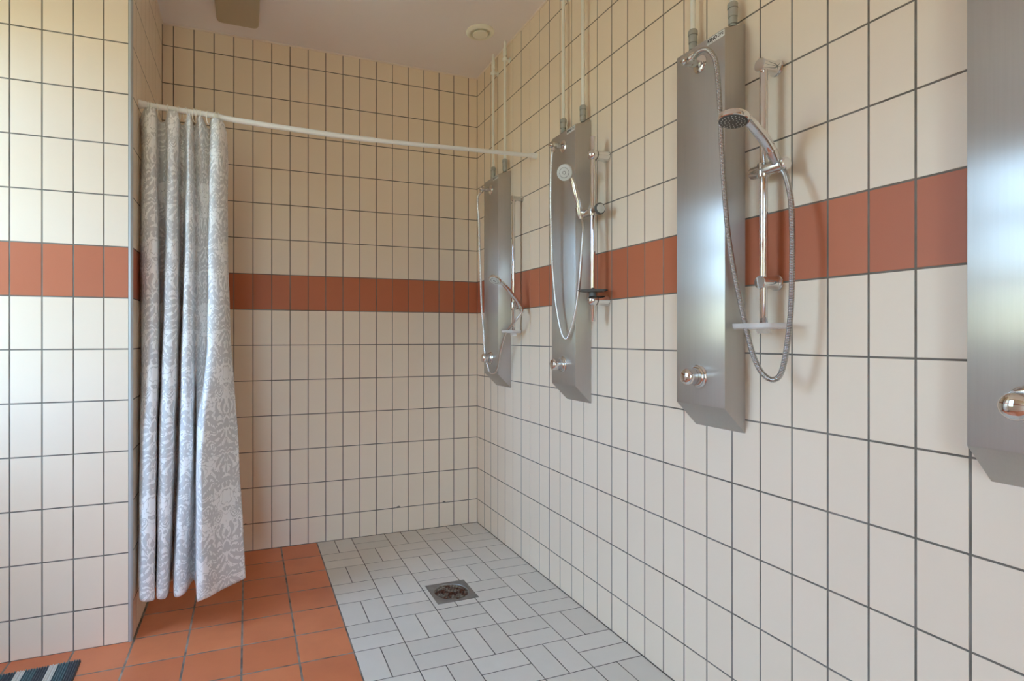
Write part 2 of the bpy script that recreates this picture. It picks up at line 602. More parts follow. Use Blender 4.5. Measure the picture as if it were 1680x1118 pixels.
# ------------------------------------------------------------------ floor drain
dr = thing('floor_drain', 'square grey steel floor drain with a rusty round grate in the white tile floor', 'drain', (-0.492, -0.8565, 0))
bm = bmesh.new()
cx, cy = 0.0, 0.0
S = 0.0985
outer = []
NS = 64
inner, mid, low = [], [], []
for k in range(NS):
    a_ = 2 * PI * k / NS
    c, s = math.cos(a_), math.sin(a_)
    m_ = S / max(abs(c), abs(s))
    outer.append(bm.verts.new((c * m_, s * m_, 0.0006)))
    mid.append(bm.verts.new((c * 0.0815, s * 0.0815, 0.0006)))
    inner.append(bm.verts.new((c * 0.0795, s * 0.0795, -0.003)))
low = [bm.verts.new((v.co.x, v.co.y, -0.012)) for v in outer]
for k in range(NS):
    j = (k + 1) % NS
    bm.faces.new((outer[k], outer[j], mid[j], mid[k]))
    bm.faces.new((mid[k], mid[j], inner[j], inner[k]))
    bm.faces.new((outer[j], outer[k], low[k], low[j]))
bmesh.ops.recalc_face_normals(bm, faces=bm.faces)
m, nt, b_ = new_mat('dull_drain_steel')
nt.links.new(mixc(nt, noise(nt, 30, 4), (0.20, 0.20, 0.195), (0.36, 0.35, 0.335)), b_.inputs['Base Color'])
b_.inputs['Metallic'].default_value = 0.6
b_.inputs['Roughness'].default_value = 0.45
M_DRAIN = m
m, nt, b_ = new_mat('rusty_grate')
rf = mathn(nt, 'MULTIPLY', mathn(nt, 'SUBTRACT', noise(nt, 28, 4), 0.40, True), 6, True)
nt.links.new(mixc(nt, rf, (0.27, 0.24, 0.20), (0.11, 0.032, 0.015)), b_.inputs['Base Color'])
b_.inputs['Metallic'].default_value = 0.3
b_.inputs['Roughness'].default_value = 0.6
M_GRATE = m
obj('drain_plate', bm, M_DRAIN, dr)
bm = bmesh.new()
# perforated disc: rings of wedges with holes left open between them
def disc_cell(r0, r1, a0, a1, hole):
    n = 5
    z = -0.0025
    if not hole:
        vs = [bm.verts.new((r0 * math.cos(a0 + (a1 - a0) * t / n), r0 * math.sin(a0 + (a1 - a0) * t / n), z)) for t in range(n + 1)]
        vs += [bm.verts.new((r1 * math.cos(a1 - (a1 - a0) * t / n), r1 * math.sin(a1 - (a1 - a0) * t / n), z)) for t in range(n + 1)]
        bm.faces.new(vs)
        return
    rm, am = (r0 + r1) / 2, (a0 + a1) / 2
    c = Vector((rm * math.cos(am), rm * math.sin(am), z))
    hr = min((r1 - r0), rm * (a1 - a0)) * 0.40
    op, ip, il = [], [], []
    K = 12
    for k in range(K):
        t = 2 * PI * k / K + PI / 12
        dc, ds = math.cos(t), math.sin(t)
        mm = 1 / max(abs(dc), abs(ds))
        rr = rm + dc * mm * (r1 - r0) / 2
        aa = am + ds * mm * (a1 - a0) / 2
        op.append(bm.verts.new((rr * math.cos(aa), rr * math.sin(aa), z)))
        hx = c.x + hr * (dc * math.cos(am) - ds * math.sin(am))
        hy = c.y + hr * (dc * math.sin(am) + ds * math.cos(am))
        ip.append(bm.verts.new((hx, hy, z)))
        il.append(bm.verts.new((hx, hy, z - 0.003)))
    for k in range(K):
        j = (k + 1) % K
        bm.faces.new((op[k], op[j], ip[j], ip[k]))
        bm.faces.new((ip[k], ip[j], il[j], il[k]))
rr = 0.0
lathe(bm, (0, 0, -0.005), (0, 0, 1), [(0, 0.008), (0.0025, 0.008)], 16)
for n_, (r0, r1) in zip((6, 12, 18, 24, 30), ((0.008, 0.022), (0.022, 0.036), (0.036, 0.050), (0.050, 0.064), (0.064, 0.0785))):
    for k in range(n_):
        disc_cell(r0, r1, 2 * PI * k / n_, 2 * PI * (k + 1) / n_, True)
obj('drain_grate', bm, M_GRATE, dr)
bm = bmesh.new()
lathe(bm, (0, 0, -0.0125), (0, 0, 1), [(0, 0.0), (0.0, 0.0795), (0.0035, 0.0795)], 32)
for f in list(bm.faces):
    if len(f.verts) == 32 and f.calc_center_median().z > -0.0100:
        bm.faces.remove(f)
obj('drain_bowl', bm, M_DARK, dr)

# ------------------------------------------------------------------ striped bath mat
mat_o = thing('bath_mat', 'woven bath mat with navy, teal and white stripes on the terracotta floor', 'mat', (-1.966, -0.903, 0))
m, nt, b_ = new_mat('striped_cotton')
uvn = nt.nodes.new('ShaderNodeTexCoord')
sp = nt.nodes.new('ShaderNodeSeparateXYZ')
nt.links.new(uvn.outputs['Object'], sp.inputs[0])
ph = mathn(nt, 'FRACT', mathn(nt, 'DIVIDE', mathn(nt, 'MULTIPLY', sp.outputs['X'], -1.0), 0.0975))
rp = nt.nodes.new('ShaderNodeValToRGB')
rp.color_ramp.interpolation = 'CONSTANT'
rp.color_ramp.elements[0].color = (0.006, 0.018, 0.040, 1)
rp.color_ramp.elements[1].position = 0.345
rp.color_ramp.elements[1].color = (0.020, 0.085, 0.115, 1)
e = rp.color_ramp.elements.new(0.70)
e.color = (0.66, 0.66, 0.64, 1)
nt.links.new(ph, rp.inputs[0])
nt.links.new(rp.outputs[0], b_.inputs['Base Color'])
b_.inputs['Roughness'].default_value = 0.95
b_.inputs['Sheen Weight'].default_value = 0.3
M_MAT = m
bm = bmesh.new()
W_, D_, p_ = 0.62, 0.42, 0.0081
nx, nyy = int(W_ / p_ * 6), 60
vs = []
for i in range(nx + 1):
    x = -W_ * i / nx
    rowv = []
    for j in range(nyy + 1):
        y = -D_ * j / nyy
        cord = abs(math.sin(PI * (-x) / p_))
        tw = 0.0007 * math.sin(2 * PI * (y / 0.007 + (-x) / p_ * 0.5))
        edge = min(1, min(-x, W_ + x, 0.02 - 0.0, 1) / 0.004) if True else 1
        rowv.append(bm.verts.new((x, y + 0.002 * math.sin(17 * x), (0.0045 + 0.0055 * cord + tw) * max(edge, 0.1))))
    vs.append(rowv)
for i in range(nx):
    for j in range(nyy):
        f = bm.faces.new((vs[i][j], vs[i][j + 1], vs[i + 1][j + 1], vs[i + 1][j]))
        f.smooth = True
# skirt down to the floor
rim = [vs[i][0] for i in range(nx + 1)] + [vs[nx][j] for j in range(1, nyy + 1)] + [vs[i][nyy] for i in range(nx - 1, -1, -1)] + [vs[0][j] for j in range(nyy - 1, 0, -1)]
lowr = [bm.verts.new((v.co.x, v.co.y, 0.0003)) for v in rim]
for k in range(len(rim)):
    j = (k + 1) % len(rim)
    bm.faces.new((rim[j], rim[k], lowr[k], lowr[j]))
bm.faces.new(lowr)
bmesh.ops.recalc_face_normals(bm, faces=bm.faces)
mw = obj('woven_stripes', bm, M_MAT, mat_o)
mat_o.rotation_euler = (0, 0, math.radians(3.0))

# ------------------------------------------------------------------ ceiling vent and lamp
vt = thing('ceiling_vent', 'round cream air vent with a central disc on the ceiling near the corner', 'vent', (-0.200, -0.517, H))
bm = bmesh.new()
lathe(bm, (0, 0, 0), (0, 0, -1), [(0, 0.0765), (0.004, 0.078), (0.009, 0.076), (0.014, 0.068), (0.016, 0.060), (0.013, 0.054), (0.004, 0.050), (0.001, 0.0495)], 48)
obj('vent_ring', bm, M_VENT, vt, 50)
bm = bmesh.new()
lathe(bm, (0, 0, -0.004), (0, 0, -1), [(0, 0.006), (0.006, 0.008), (0.008, 0.040), (0.012, 0.0425), (0.0155, 0.041), (0.017, 0.034), (0.0175, 0.0)], 40)
obj('vent_disc', bm, M_VENT, vt, 50)

lp = thing('ceiling_lamp', 'unlit flat rectangular ceiling lamp with a yellowed rounded cover', 'lamp', (-1.437, -0.53, H))
def rounded_box(bm, hx, hy, z0, z1, r, taper=0.0, n=6):
    loops = []
    for (z, ins) in ((z0, 0.0), (z1 + (z0 - z1) * 0.35, taper * 0.3), (z1 + (z0 - z1) * 0.1, taper * 0.7), (z1, taper + 0.006)):
        lp_ = []
        for q, (sx, sy) in enumerate(((1, 1), (-1, 1), (-1, -1), (1, -1))):
            for k in range(n + 1):
                a_ = PI / 2 * (q + k / n)
                lp_.append(bm.verts.new((sx * (hx - ins - r) + r * math.cos(a_), sy * (hy - ins - r) + r * math.sin(a_), z)))
        loops.append(lp_)
    for A, B in zip(loops, loops[1:]):
        for k in range(len(A)):
            j = (k + 1) % len(A)
            bm.faces.new((A[k], A[j], B[j], B[k]))
    bm.faces.new(loops[0][::-1]); bm.faces.new(loops[-1])
    bmesh.ops.recalc_face_normals(bm, faces=bm.faces)
bm = bmesh.new()
rounded_box(bm, 0.085, 0.31, 0, -0.012, 0.02)
obj('lamp_base', bm, M_LAMPB, lp, 40)
bm = bmesh.new()
rounded_box(bm, 0.104, 0.34, -0.012, -0.045, 0.028, 0.006)
obj('lamp_cover', bm, M_LAMP, lp, 40)

# ------------------------------------------------------------------ curtain rod
ROD = [(-1.815, -0.676, 2.171), (-1.647, -0.686, 2.1625), (-1.519, -0.694, 2.156), (-1.474, -0.696, 2.1500), (-1.278, -0.708, 2.138), (-1.042, -0.722, 2.1280),
       (-0.832, -0.734, 2.1235), (-0.582, -0.749, 2.1245), (-0.368, -0.762, 2.1262), (-0.136, -0.776, 2.1275), (0.0, -0.784, 2.128)]
rod_s = catmull(ROD, 10)
def rod_at(x):
    for p, q in zip(rod_s, rod_s[1:]):
        if p.x <= x <= q.x:
            t = (x - p.x) / max(q.x - p.x, 1e-6)
            return p.lerp(q, t)
    return rod_s[-1]
rt = thing('curtain_rod', 'long sagging white telescopic curtain rod across the shower alcove', 'curtain rod', (-1.815, -0.676, 2.171))
def local(pts, o):
    return [Vector(p) - Vector(o) for p in pts]
ro = (-1.815, -0.676, 2.171)
bm = bmesh.new()
tube(bm, local([p for p in rod_s if p.x <= -0.83], ro), 0.0120, 20)
obj('outer_tube', bm, M_ROD, rt, 40)
bm = bmesh.new()
tube(bm, local([p for p in rod_s if p.x >= -0.86], ro), 0.0100, 20)
obj('inner_tube', bm, M_ROD, rt, 40)
for p, d in ((ROD[0], (1, 0, 0)), (ROD[-1], (-1, 0, 0))):
    bm = bmesh.new()
    k_ = 1.0 if d[0] > 0 else 0.84
    lathe(bm, Vector(p) - Vector(ro), d, [(0, 0.0185 * k_), (0.006, 0.019 * k_), (0.012, 0.0165 * k_), (0.030, 0.0145 * k_), (0.032, 0.0125 * k_)], 28)
    obj('end_cap', bm, M_ROD, rt, 40)

# ------------------------------------------------------------------ shower curtain
CX, CY, CZ = -1.3928, -3.3114, 1.2007
YAW = math.radians(20.57)
# plan positions of the folds at six heights: (x, y) of 17 control points from the left hem to the right hem
def plan(us, ys):
    out = []
    for u, y in zip(us, ys):
        t = (u - 747.28) / 911.68       # tangent of the bearing from the photograph's standpoint
        dy = y - CY
        dx = dy * (t * math.cos(YAW) + math.sin(YAW)) / (math.cos(YAW) - t * math.sin(YAW))
        out.append((CX + dx, y))
    return out
R0 = -0.688
LV = [
    (2.118, [229, 240, 254, 260, 271, 277, 291, 296, 303, 309, 314, 319, 329, 342, 349, 364, 373], [R0 + d for d in (.05, -.026, -.026, .034, .034, -.028, -.028, .034, .034, -.028, -.028, .036, -.028, .036, -.026, -.026, .045)]),
    (1.95, [231, 240, 255, 261, 271, 276, 290, 296, 303, 308, 314, 320, 329, 341, 348, 365, 374], [R0 + d for d in (.05, -.035, -.035, .05, .05, -.035, -.035, .05, .05, -.032, -.032, .045, .0, .035, -.035, -.03, .05)]),
    (1.65, [229, 240, 258, 262, 271, 274, 290, 296, 302, 305, 316, 320, 331, 341, 344, 368, 374], [R0 + d for d in (.05, -.05, -.05, .06, .06, -.05, -.05, .06, .06, -.045, -.045, .04, .045, .035, -.055, -.04, .04)]),
    (1.20, [230, 240, 258, 262, 267, 269, 289, 295, 298, 300, 315, 320, 330, 340, 343, 368, 379], [R0 + d for d in (.05, -.07, -.07, .05, .05, -.07, -.07, .05, .05, -.065, -.065, .03, .035, .02, -.09, -.08, .0)]),
    (0.74, [229, 234, 255, 259, 261, 263, 283, 289, 293, 296, 314, 320, 322, 326, 334, 366, 391], [R0 + d for d in (.03, -.10, -.10, .03, .03, -.09, -.09, .03, .03, -.09, -.09, .02, -.08, -.15, -.17, -.10, -.02)]),
    (0.150, [227, 231, 252, 254, 256, 258, 274, 280, 284, 287, 304, 319, 323, 328, 342, 366, 403], [R0 + d for d in (-.01, -.125, -.125, -.02, -.02, -.115, -.11, .018, .018, -.115, -.11, .01, -.17, -.20, -.19, -.115, -.038)]),
]
plans = [(z, plan(us, ys)) for z, us, ys in LV]
zs = [p[0] for p in plans]
def interp_plan(z):
    # smooth interpolation between control heights (catmull in height)
    n = len(plans)
    for i in range(n - 1):
        z1, z2 = zs[i], zs[i + 1]
        if z <= z1 + 1e-6 and z >= z2 - 1e-6:
            t = (z1 - z) / (z1 - z2)
            P0, P1, P2, P3 = plans[max(i - 1, 0)][1], plans[i][1], plans[i + 1][1], plans[min(i + 2, n - 1)][1]
            out = []
            for a0, a1, a2, a3 in zip(P0, P1, P2, P3):
                m1 = [(a2[k] - a0[k]) * 0.5 for k in (0, 1)]
                m2 = [(a3[k] - a1[k]) * 0.5 for k in (0, 1)]
                h = (2 * t ** 3 - 3 * t * t + 1, t ** 3 - 2 * t * t + t, -2 * t ** 3 + 3 * t * t, t ** 3 - t * t)
                out.append(tuple(h[0] * a1[k] + h[1] * m1[k] * 0.8 + h[2] * a2[k] + h[3] * m2[k] * 0.8 for k in (0, 1)))
            return out
    return plans[-1][1]
bm = bmesh.new()
uvl = bm.loops.layers.uv.new('UVMap')
NR, SUB = 150, 9
grid, uvs = [], []
_C = catmull([Vector((p[0], p[1], 0)) for p in interp_plan(0.75)], SUB)
REF = [0.0]
for p, q in zip(_C, _C[1:]):
    REF.append(REF[-1] + (q - p).length)
for r in range(NR + 1):
    P = interp_plan(2.118 + (0.150 - 2.118) * r / NR)
    C = catmull([Vector((p[0], p[1], 0)) for p in P], SUB)
    # arc length for the cloth pattern
    Ls, s = [0], 0
    for p, q in zip(C, C[1:]):
        s += (q - p).length
        Ls.append(s)
    row, ru = [], []
    for k, p in enumerate(C):
        sc = k / (len(C) - 1)
        top = 1 - min(1, r / 12)
        # the pleats between rings hang a little lower at the top
        back = (p.y - R0)
        z_top = rod_at(min(max(p.x, -1.81), -0.05)).z - 0.019
        z = z_top + (0.150 - z_top) * r / NR
        dz = -top * max(0, back + 0.015) * 0.50
        wr = 0.0025 * math.sin(9 * sc * PI + z * 7) * math.sin(z * 13 + sc * 23)
        hem = 0.004 * math.sin(sc * 31) * min(1, max(0, (r - NR + 8) / 8))
        row.append(bm.verts.new((p.x + wr * 0.6, p.y + wr, z + dz + hem)))
        ru.append((REF[k], z))
    grid.append(row); uvs.append(ru)
for r in range(NR):
    for k in range(len(grid[0]) - 1):
        f = bm.faces.new((grid[r][k], grid[r + 1][k], grid[r + 1][k + 1], grid[r][k + 1]))
        f.smooth = True
        for lp_, (i, j) in zip(f.loops, ((r, k), (r + 1, k), (r + 1, k + 1), (r, k + 1))):
            lp_[uvl].uv = uvs[i][j]


def damask_mat():
    m, nt, b = new_mat('damask_print_polyester')
    L = nt.links
    uv = nt.nodes.new('ShaderNodeUVMap'); uv.uv_map = 'UVMap'
    sep = nt.nodes.new('ShaderNodeSeparateXYZ')
    L.new(uv.outputs[0], sep.inputs[0])
    U, V = sep.outputs['X'], sep.outputs['Y']
    A = lambda *a, **k: mathn(nt, *a, **k)
    CW, CH = 0.37, 0.52

    def layer(off_u, off_v):
        u = A('DIVIDE', A('ADD', U, off_u), CW)
        v = A('DIVIDE', A('ADD', V, off_v), CH)
        # signed cell coordinates, mirrored left to right
        cu = A('MULTIPLY', A('ABSOLUTE', A('SUBTRACT', A('FRACT', u), 0.5)), CW)
        cv = A('MULTIPLY', A('SUBTRACT', A('FRACT', v), 0.5), CH)
        return cu, cv

    def leaf(cu, cv, x0, y0, R, petals, swirl, phase=0.0, k=0.7, pw=1.0):
        # palmette: curved blades round a small heart, thin gaps between them
        x = A('SUBTRACT', cu, x0); y = A('SUBTRACT', cv, y0)
        r = A('SQRT', A('ADD', A('MULTIPLY', x, x), A('MULTIPLY', y, y)))
        n = nt.nodes.new('ShaderNodeMath'); n.operation = 'ARCTAN2'
        L.new(x, n.inputs[0]); L.new(y, n.inputs[1])
        th = A('ADD', n.outputs[0], A('MULTIPLY', r, swirl))
        lobe = A('POWER', A('ABSOLUTE', A('COSINE', A('ADD', A('MULTIPLY', th, petals / 2.0), phase))), pw)
        lim = A('MULTIPLY', A('ADD', A('MULTIPLY', lobe, k), 1 - k), R)
        inside = A('GREATER_THAN', lim, r)
        gap = A('GREATER_THAN', lobe, 0.62)
        ring = A('GREATER_THAN', r, R * 0.22)
        core = A('LESS_THAN', r, R * 0.15)
        return A('MAXIMUM', A('MULTIPLY', A('MULTIPLY', inside, gap), ring), core)

    def curl(cu, cv, x0, y0, R):
        # spiral scroll
        x = A('SUBTRACT', cu, x0); y = A('SUBTRACT', cv, y0)
        r = A('SQRT', A('ADD', A('MULTIPLY', x, x), A('MULTIPLY', y, y)))
        n = nt.nodes.new('ShaderNodeMath'); n.operation = 'ARCTAN2'
        L.new(y, n.inputs[0]); L.new(x, n.inputs[1])
        s = A('SINE', A('ADD', n.outputs[0], A('MULTIPLY', r, 2 * PI / (R / 2.4))))
        return A('MULTIPLY', A('GREATER_THAN', s, 0.05), A('LESS_THAN', r, R))
    parts = []
    for off in ((0.0, 0.0), (CW / 2, CH / 2)):
        cu, cv = layer(*off)
        # soft irregular outlines, the same on both halves
        cmb = nt.nodes.new('ShaderNodeCombineXYZ')
        L.new(cu, cmb.inputs[0])
        L.new(A('MULTIPLY', A('SINE', A('MULTIPLY', cv, 2 * PI / CH)), 0.08), cmb.inputs[1])
        L.new(A('MULTIPLY', A('COSINE', A('MULTIPLY', cv, 2 * PI / CH)), 0.08), cmb.inputs[2])
        w1 = A('MULTIPLY', A('SUBTRACT', noise(nt, 22, 2, cmb.outputs[0]), 0.5), 0.055)
        cu = A('ADD', cu, w1); cv = A('SUBTRACT', cv, w1)
        parts.append(leaf(cu, cv, 0.0, 0.060, 0.110, 13, 8.0))
        parts.append(leaf(cu, cv, 0.0, -0.085, 0.070, 9, -12.0, 0.6))
        parts.append(curl(cu, cv, 0.078, -0.035, 0.042))
        parts.append(curl(cu, cv, 0.045, 0.190, 0.028))
        parts.append(leaf(cu, cv, 0.120, 0.085, 0.050, 7, 16.0, 0.9, 0.6))
        parts.append(leaf(cu, cv, 0.034, -0.180, 0.045, 7, 14.0, 0.4, 0.6))
        parts.append(leaf(cu, cv, 0.075, 0.215, 0.034, 7, 10.0, 0.2, 0.6))
        parts.append(curl(cu, cv, 0.110, -0.215, 0.030))
    mask = parts[0]
    for p in parts[1:]:
        mask = A('MAXIMUM', mask, p)
    # fine mirrored tendrils between the motifs
    cu, cv = layer(0.0, 0.0)
    cmb = nt.nodes.new('ShaderNodeCombineXYZ')
    L.new(cu, cmb.inputs[0])
    L.new(A('MULTIPLY', A('SINE', A('MULTIPLY', cv, 2 * PI / CH)), 0.08), cmb.inputs[1])
    L.new(A('MULTIPLY', A('COSINE', A('MULTIPLY', cv, 2 * PI / CH)), 0.08), cmb.inputs[2])
    nz = noise(nt, 34, 1.5, cmb.outputs[0])
    tend = A('LESS_THAN', A('ABSOLUTE', A('SUBTRACT', nz, 0.5)), 0.016)
    mask = A('MAXIMUM', mask, A('MAXIMUM', tend, A('GREATER_THAN', nz, 0.66)))
    col = mixc(nt, A('MULTIPLY', mask, 0.92), (0.98, 0.975, 0.97), (0.66, 0.655, 0.655))
    L.new(col, b.inputs['Base Color'])
    b.inputs['Roughness'].default_value = 0.6
    b.inputs['Sheen Weight'].default_value = 0.15
    tr = nt.nodes.new('ShaderNodeBsdfTranslucent')
    L.new(col, tr.inputs['Color'])
    mx = nt.nodes.new('ShaderNodeMixShader')
    mx.inputs[0].default_value = 0.10
    L.new(b.outputs[0], mx.inputs[1]); L.new(tr.outputs[0], mx.inputs[2])
    out = nt.nodes['Material Output']
    L.new(mx.outputs[0], out.inputs['Surface'])
    return m


M_DAMASK = damask_mat()
cur = obj('shower_curtain', bm, M_DAMASK, smooth=180)
sm = cur.modifiers.new('thickness', 'SOLIDIFY')
sm.thickness = 0.0008
tag(cur, 'white shower curtain with grey damask print bunched at the left end of the rod', 'curtain')

# rings
RX = [243, 247.5, 256.5, 274, 294, 304, 319, 323, 328, 342, 352.5, 359]
ring_me = bmesh.new()
torus(ring_me, (0, 0, 0), (1, 0, 0), 0.0270, 0.0019)
for v in ring_me.verts:
    v.co.y *= 0.72
ring0 = None
places = ['nearest the left end of the rod', 'second from the left end of the rod', 'just right of the first bright fold',
          'just left of the second bright fold', 'just right of the second bright fold', 'just left of the narrow third fold', 'just right of the narrow third fold',
          'left of the pair above the fourth fold', 'right of the pair above the fourth fold', 'in the gap between the fourth and last folds', 'above the left side of the last bright fold',
          'last on the right, where the bare rod begins']
for k, u in enumerate(RX):
    x = plan([u], [R0])[0][0]
    p = rod_at(x)
    lab = 'thin white curtain ring ' + places[k]
    if ring0 is None:
        ring0 = obj('curtain_ring', ring_me, M_RING)
        o = ring0
    else:
        o = ring0.copy()
        COL.objects.link(o)
    o.location = (x, p.y, p.z - 0.0125)
    o.rotation_euler = (0, 0, math.radians(random.uniform(-28, 28)))
    tag(o, lab, 'curtain ring', 'curtain rings on the white rod')


# ------------------------------------------------------------------ shower panels
PW, PD, PZ0, PZF, PT, PTF = 0.195, 0.080, 0.911, 0.988, 2.136, 2.108


def text_mesh(body, size, ext=0.0004, bold=0.0):
    c = bpy.data.curves.new('lettering', 'FONT')
    c.body = body
    c.size = size
    c.extrude = ext
    c.offset = bold
    c.align_x = 'LEFT'
    c.resolution_u = 3
    t = bpy.data.objects.new('lettering', c)
    COL.objects.link(t)
    bpy.context.view_layer.update()
    dg = bpy.context.evaluated_depsgraph_get()
    me = bpy.data.meshes.new_from_object(t.evaluated_get(dg))
    bpy.data.objects.remove(t)
    bpy.data.curves.remove(c)
    return me


def put_text(name, body, size, y_left, z, x, parent, mat, bold=0.0, sx=1.0):
    me = text_mesh(body, size, 0.0003, bold)
    # letters run towards -y, face -x
    R = Matrix(((0, 0, -1, x), (-sx, 0, 0, y_left), (0, 1, 0, z), (0, 0, 0, 1)))
    me.transform(R)
    me.materials.clear()
    return obj(name, me, mat, parent)


def shower_panel(yc, label, outlet_dir, full=True):
    t = thing('shower_column', label, 'shower column', (0, yc, 1.0), 'brushed steel shower columns on the right wall')
    oz = 1.0
    # body with folded edges
    bm = bmesh.new()
    uvl = bm.loops.layers.uv.new('UVMap')
    h = PW / 2
    b_ = 0.0018
    prof = [(-0.0005, PZ0), (-PD, PZF), (-PD, PTF), (-0.0005, PT)]      # x, z at the side
    L_ = [bm.verts.new((x, h, z - oz)) for x, z in prof]
    R_ = [bm.verts.new((x, -h, z - oz)) for x, z in prof]
    for i in range(4):
        j = (i + 1) % 4
        bm.faces.new((L_[i], L_[j], R_[j], R_[i]))
    bm.faces.new(L_[::-1]); bm.faces.new(R_)
    bmesh.ops.recalc_face_normals(bm, faces=bm.faces)
    es = [e for e in bm.edges if any(abs(v.co.x) > 0.01 for v in e.verts)]
    bmesh.ops.bevel(bm, geom=es, offset=b_, segments=2, affect='EDGES', profile=0.5)
    for f in bm.faces:
        n = f.normal
        for lp_ in f.loops:
            co = lp_.vert.co
            if abs(n.y) > 0.7:
                lp_[uvl].uv = (co.x * AN[0] + co.z * AN[1], co.z * AN[0] - co.x * AN[1])
            else:
                lp_[uvl].uv = (co.y * AN[0] + co.z * AN[1], co.z * AN[0] - co.y * AN[1])
    obj('panel_body', bm, M_STEEL, t, 30)
    # maker's label at the top right
    bm = bmesh.new()
    box(bm, (-PD - 0.0004, -0.097, 2.086 - oz), (-PD, -0.031, 2.1045 - oz))
    st = obj('maker_label', bm, M_STICK, t)
    xx = -PD - 0.0006
    put_text('printed_name', 'KENO', 0.0135, -0.0325, 2.0925 - oz, xx, st, M_INK, 0.0005, 0.98)
    put_text('printed_type', 'DP2', 0.0125, -0.0720, 2.0925 - oz, xx, st, M_INK, 0.0, 0.95)
    bm = bmesh.new()
    for k in range(6):
        box(bm, (xx - 0.0002, -0.0345 - k * 0.0058 - 0.0022, 2.0885 - oz), (xx + 0.0002, -0.0345 - k * 0.0058, 2.0900 - oz))
    obj('printed_marks', bm, M_INK, st)
    # hose outlet
    bm = bmesh.new()
    z = 2.0425 - oz
    lathe(bm, (-PD, -0.003, z), (-1, 0, 0), [(0, 0.0265), (0.003, 0.0265), (0.007, 0.022), (0.009, 0.014)], 32)
    obj('outlet_rosette', bm, M_CHROME, t, 40)
    bm = bmesh.new()
    lathe(bm, (-PD - 0.006, -0.003, z), (-1, 0, 0), [(0, 0.010), (0.018, 0.010), (0.018, 0.0135), (0.03, 0.0135)], 6)
    lathe(bm, (-PD - 0.034, -0.003, z), (-1, 0, 0), [(0, 0.0115), (0.020, 0.0135), (0.032, 0.0125), (0.038, 0.008), (0.040, 0.0)], 24)
    el = obj('outlet_elbow', bm, M_CHROME_SOFT, t, 35)
    d = Vector(outlet_dir).normalized()
    bm = bmesh.new()
    cc = Vector((-PD - 0.052, -0.003, z))
    lathe(bm, cc + d * 0.008, d, [(0, 0.0085), (0.008, 0.0085), (0.008, 0.0112), (0.018, 0.0112), (0.019, 0.009), (0.026, 0.0085)], 24)
    obj('outlet_nut', bm, M_CHROME, t, 35)
    # push button / temperature knob
    bm = bmesh.new()
    kz = 1.077 - oz
    lathe(bm, (-PD, 0.003, kz), (-1, 0, 0), [(0, 0.0355), (0.0035, 0.0355), (0.006, 0.032), (0.009, 0.0305), (0.012, 0.0305), (0.014, 0.0285)], 40)
    obj('knob_rosette', bm, M_CHROME, t, 40)
    bm = bmesh.new()
    lathe(bm, (-PD - 0.013, 0.003, kz), (-1, 0, 0), [(0, 0.0265), (0.012, 0.0265), (0.0125, 0.025), (0.0145, 0.025), (0.015, 0.0265), (0.026, 0.0262), (0.034, 0.0255), (0.039, 0.0235), (0.043, 0.0185), (0.046, 0.010), (0.0468, 0.0)], 40)
    obj('push_knob', bm, M_CHROME, t, 40)
    return t


AN = (1.0, 0.0)     # brushing direction in the panel's UV map
C1, C2, C3, C4 = -0.394, -1.172, -1.965, -2.745
shower_panel(C1, 'brushed steel shower column nearest the back corner of the room', (0, 1, -0.35))
shower_panel(C2, 'brushed steel shower column second from the back corner, with a silver hose hanging straight down', (0, 0, -1))
shower_panel(C3, 'large brushed steel shower column with readable maker label, third from the back corner', (0, -1, 0.25))
shower_panel(C4, 'brushed steel shower column cut off by the right edge of the picture', (0, 0, -1))


# ------------------------------------------------------------------ supply pipes
def water_pipe(y, label, clip_z=2.755, collar=False):
    x = -0.030
    t = thing('water_pipe', label, 'pipe', (x, y, 2.13), 'white supply pipes above the shower columns')
    bm = bmesh.new()
    tube(bm, [(0, 0, 0.03 + (H - 2.13 - 0.03) * k / 8) for k in range(9)], 0.0078, 18)
    obj('pipe_tube', bm, M_PIPE, t, 40)
    bm = bmesh.new()
    lathe(bm, (0, 0, 0.0), (0, 0, 1), [(0, 0.0095), (0.006, 0.0095), (0.0062, 0.0125), (0.024, 0.0125), (0.0245, 0.011), (0.0275, 0.011), (0.028, 0.0135), (0.050, 0.0135), (0.0505, 0.0118), (0.053, 0.0118),
                                       (0.0535, 0.0148), (0.066, 0.0148), (0.071, 0.012), (0.073, 0.009)], 20)
    obj('compression_fitting', bm, M_FIT, t, 30)
    bm = bmesh.new()
    cz = clip_z - 2.13
    torus(bm, (0, 0, cz), (0, 0, 1), 0.0105, 0.0045, 24, 8)
    for v in bm.verts:
        v.co.z = cz + (v.co.z - cz) * 2.2
    cyl(bm, (0.010, 0, cz), (0.0295, 0, cz), 0.0055, 14)
    lathe(bm, (0.030, 0, cz), (-1, 0, 0), [(0, 0.015), (0.003, 0.015), (0.006, 0.008)], 20)
    obj('pipe_clip', bm, M_PIPE, t, 35)
    if collar:
        bm = bmesh.new()
        c0 = H - 2.13 - 0.085
        lathe(bm, (0, 0, c0), (0, 0, 1), [(0, 0.008), (0.002, 0.0108), (0.018, 0.0108), (0.020, 0.0095), (0.024, 0.0095), (0.026, 0.0112), (0.045, 0.0112), (0.047, 0.0085)], 20)
        obj('pipe_joint', bm, M_PIPE, t, 35)
    return t


for c, nm in ((C1, 'shower column nearest the back corner'), (C2, 'second shower column from the back corner'), (C3, 'large shower column with the readable label'), (C4, 'shower column at the right picture edge')):
    for s, side in ((1, 'left'), (-1, 'right')):
        y = c + s * 0.0795
        water_pipe(y, '%s white water pipe above the %s' % (side, nm), collar=(c == C1), clip_z=2.757 if s > 0 else 2.764)


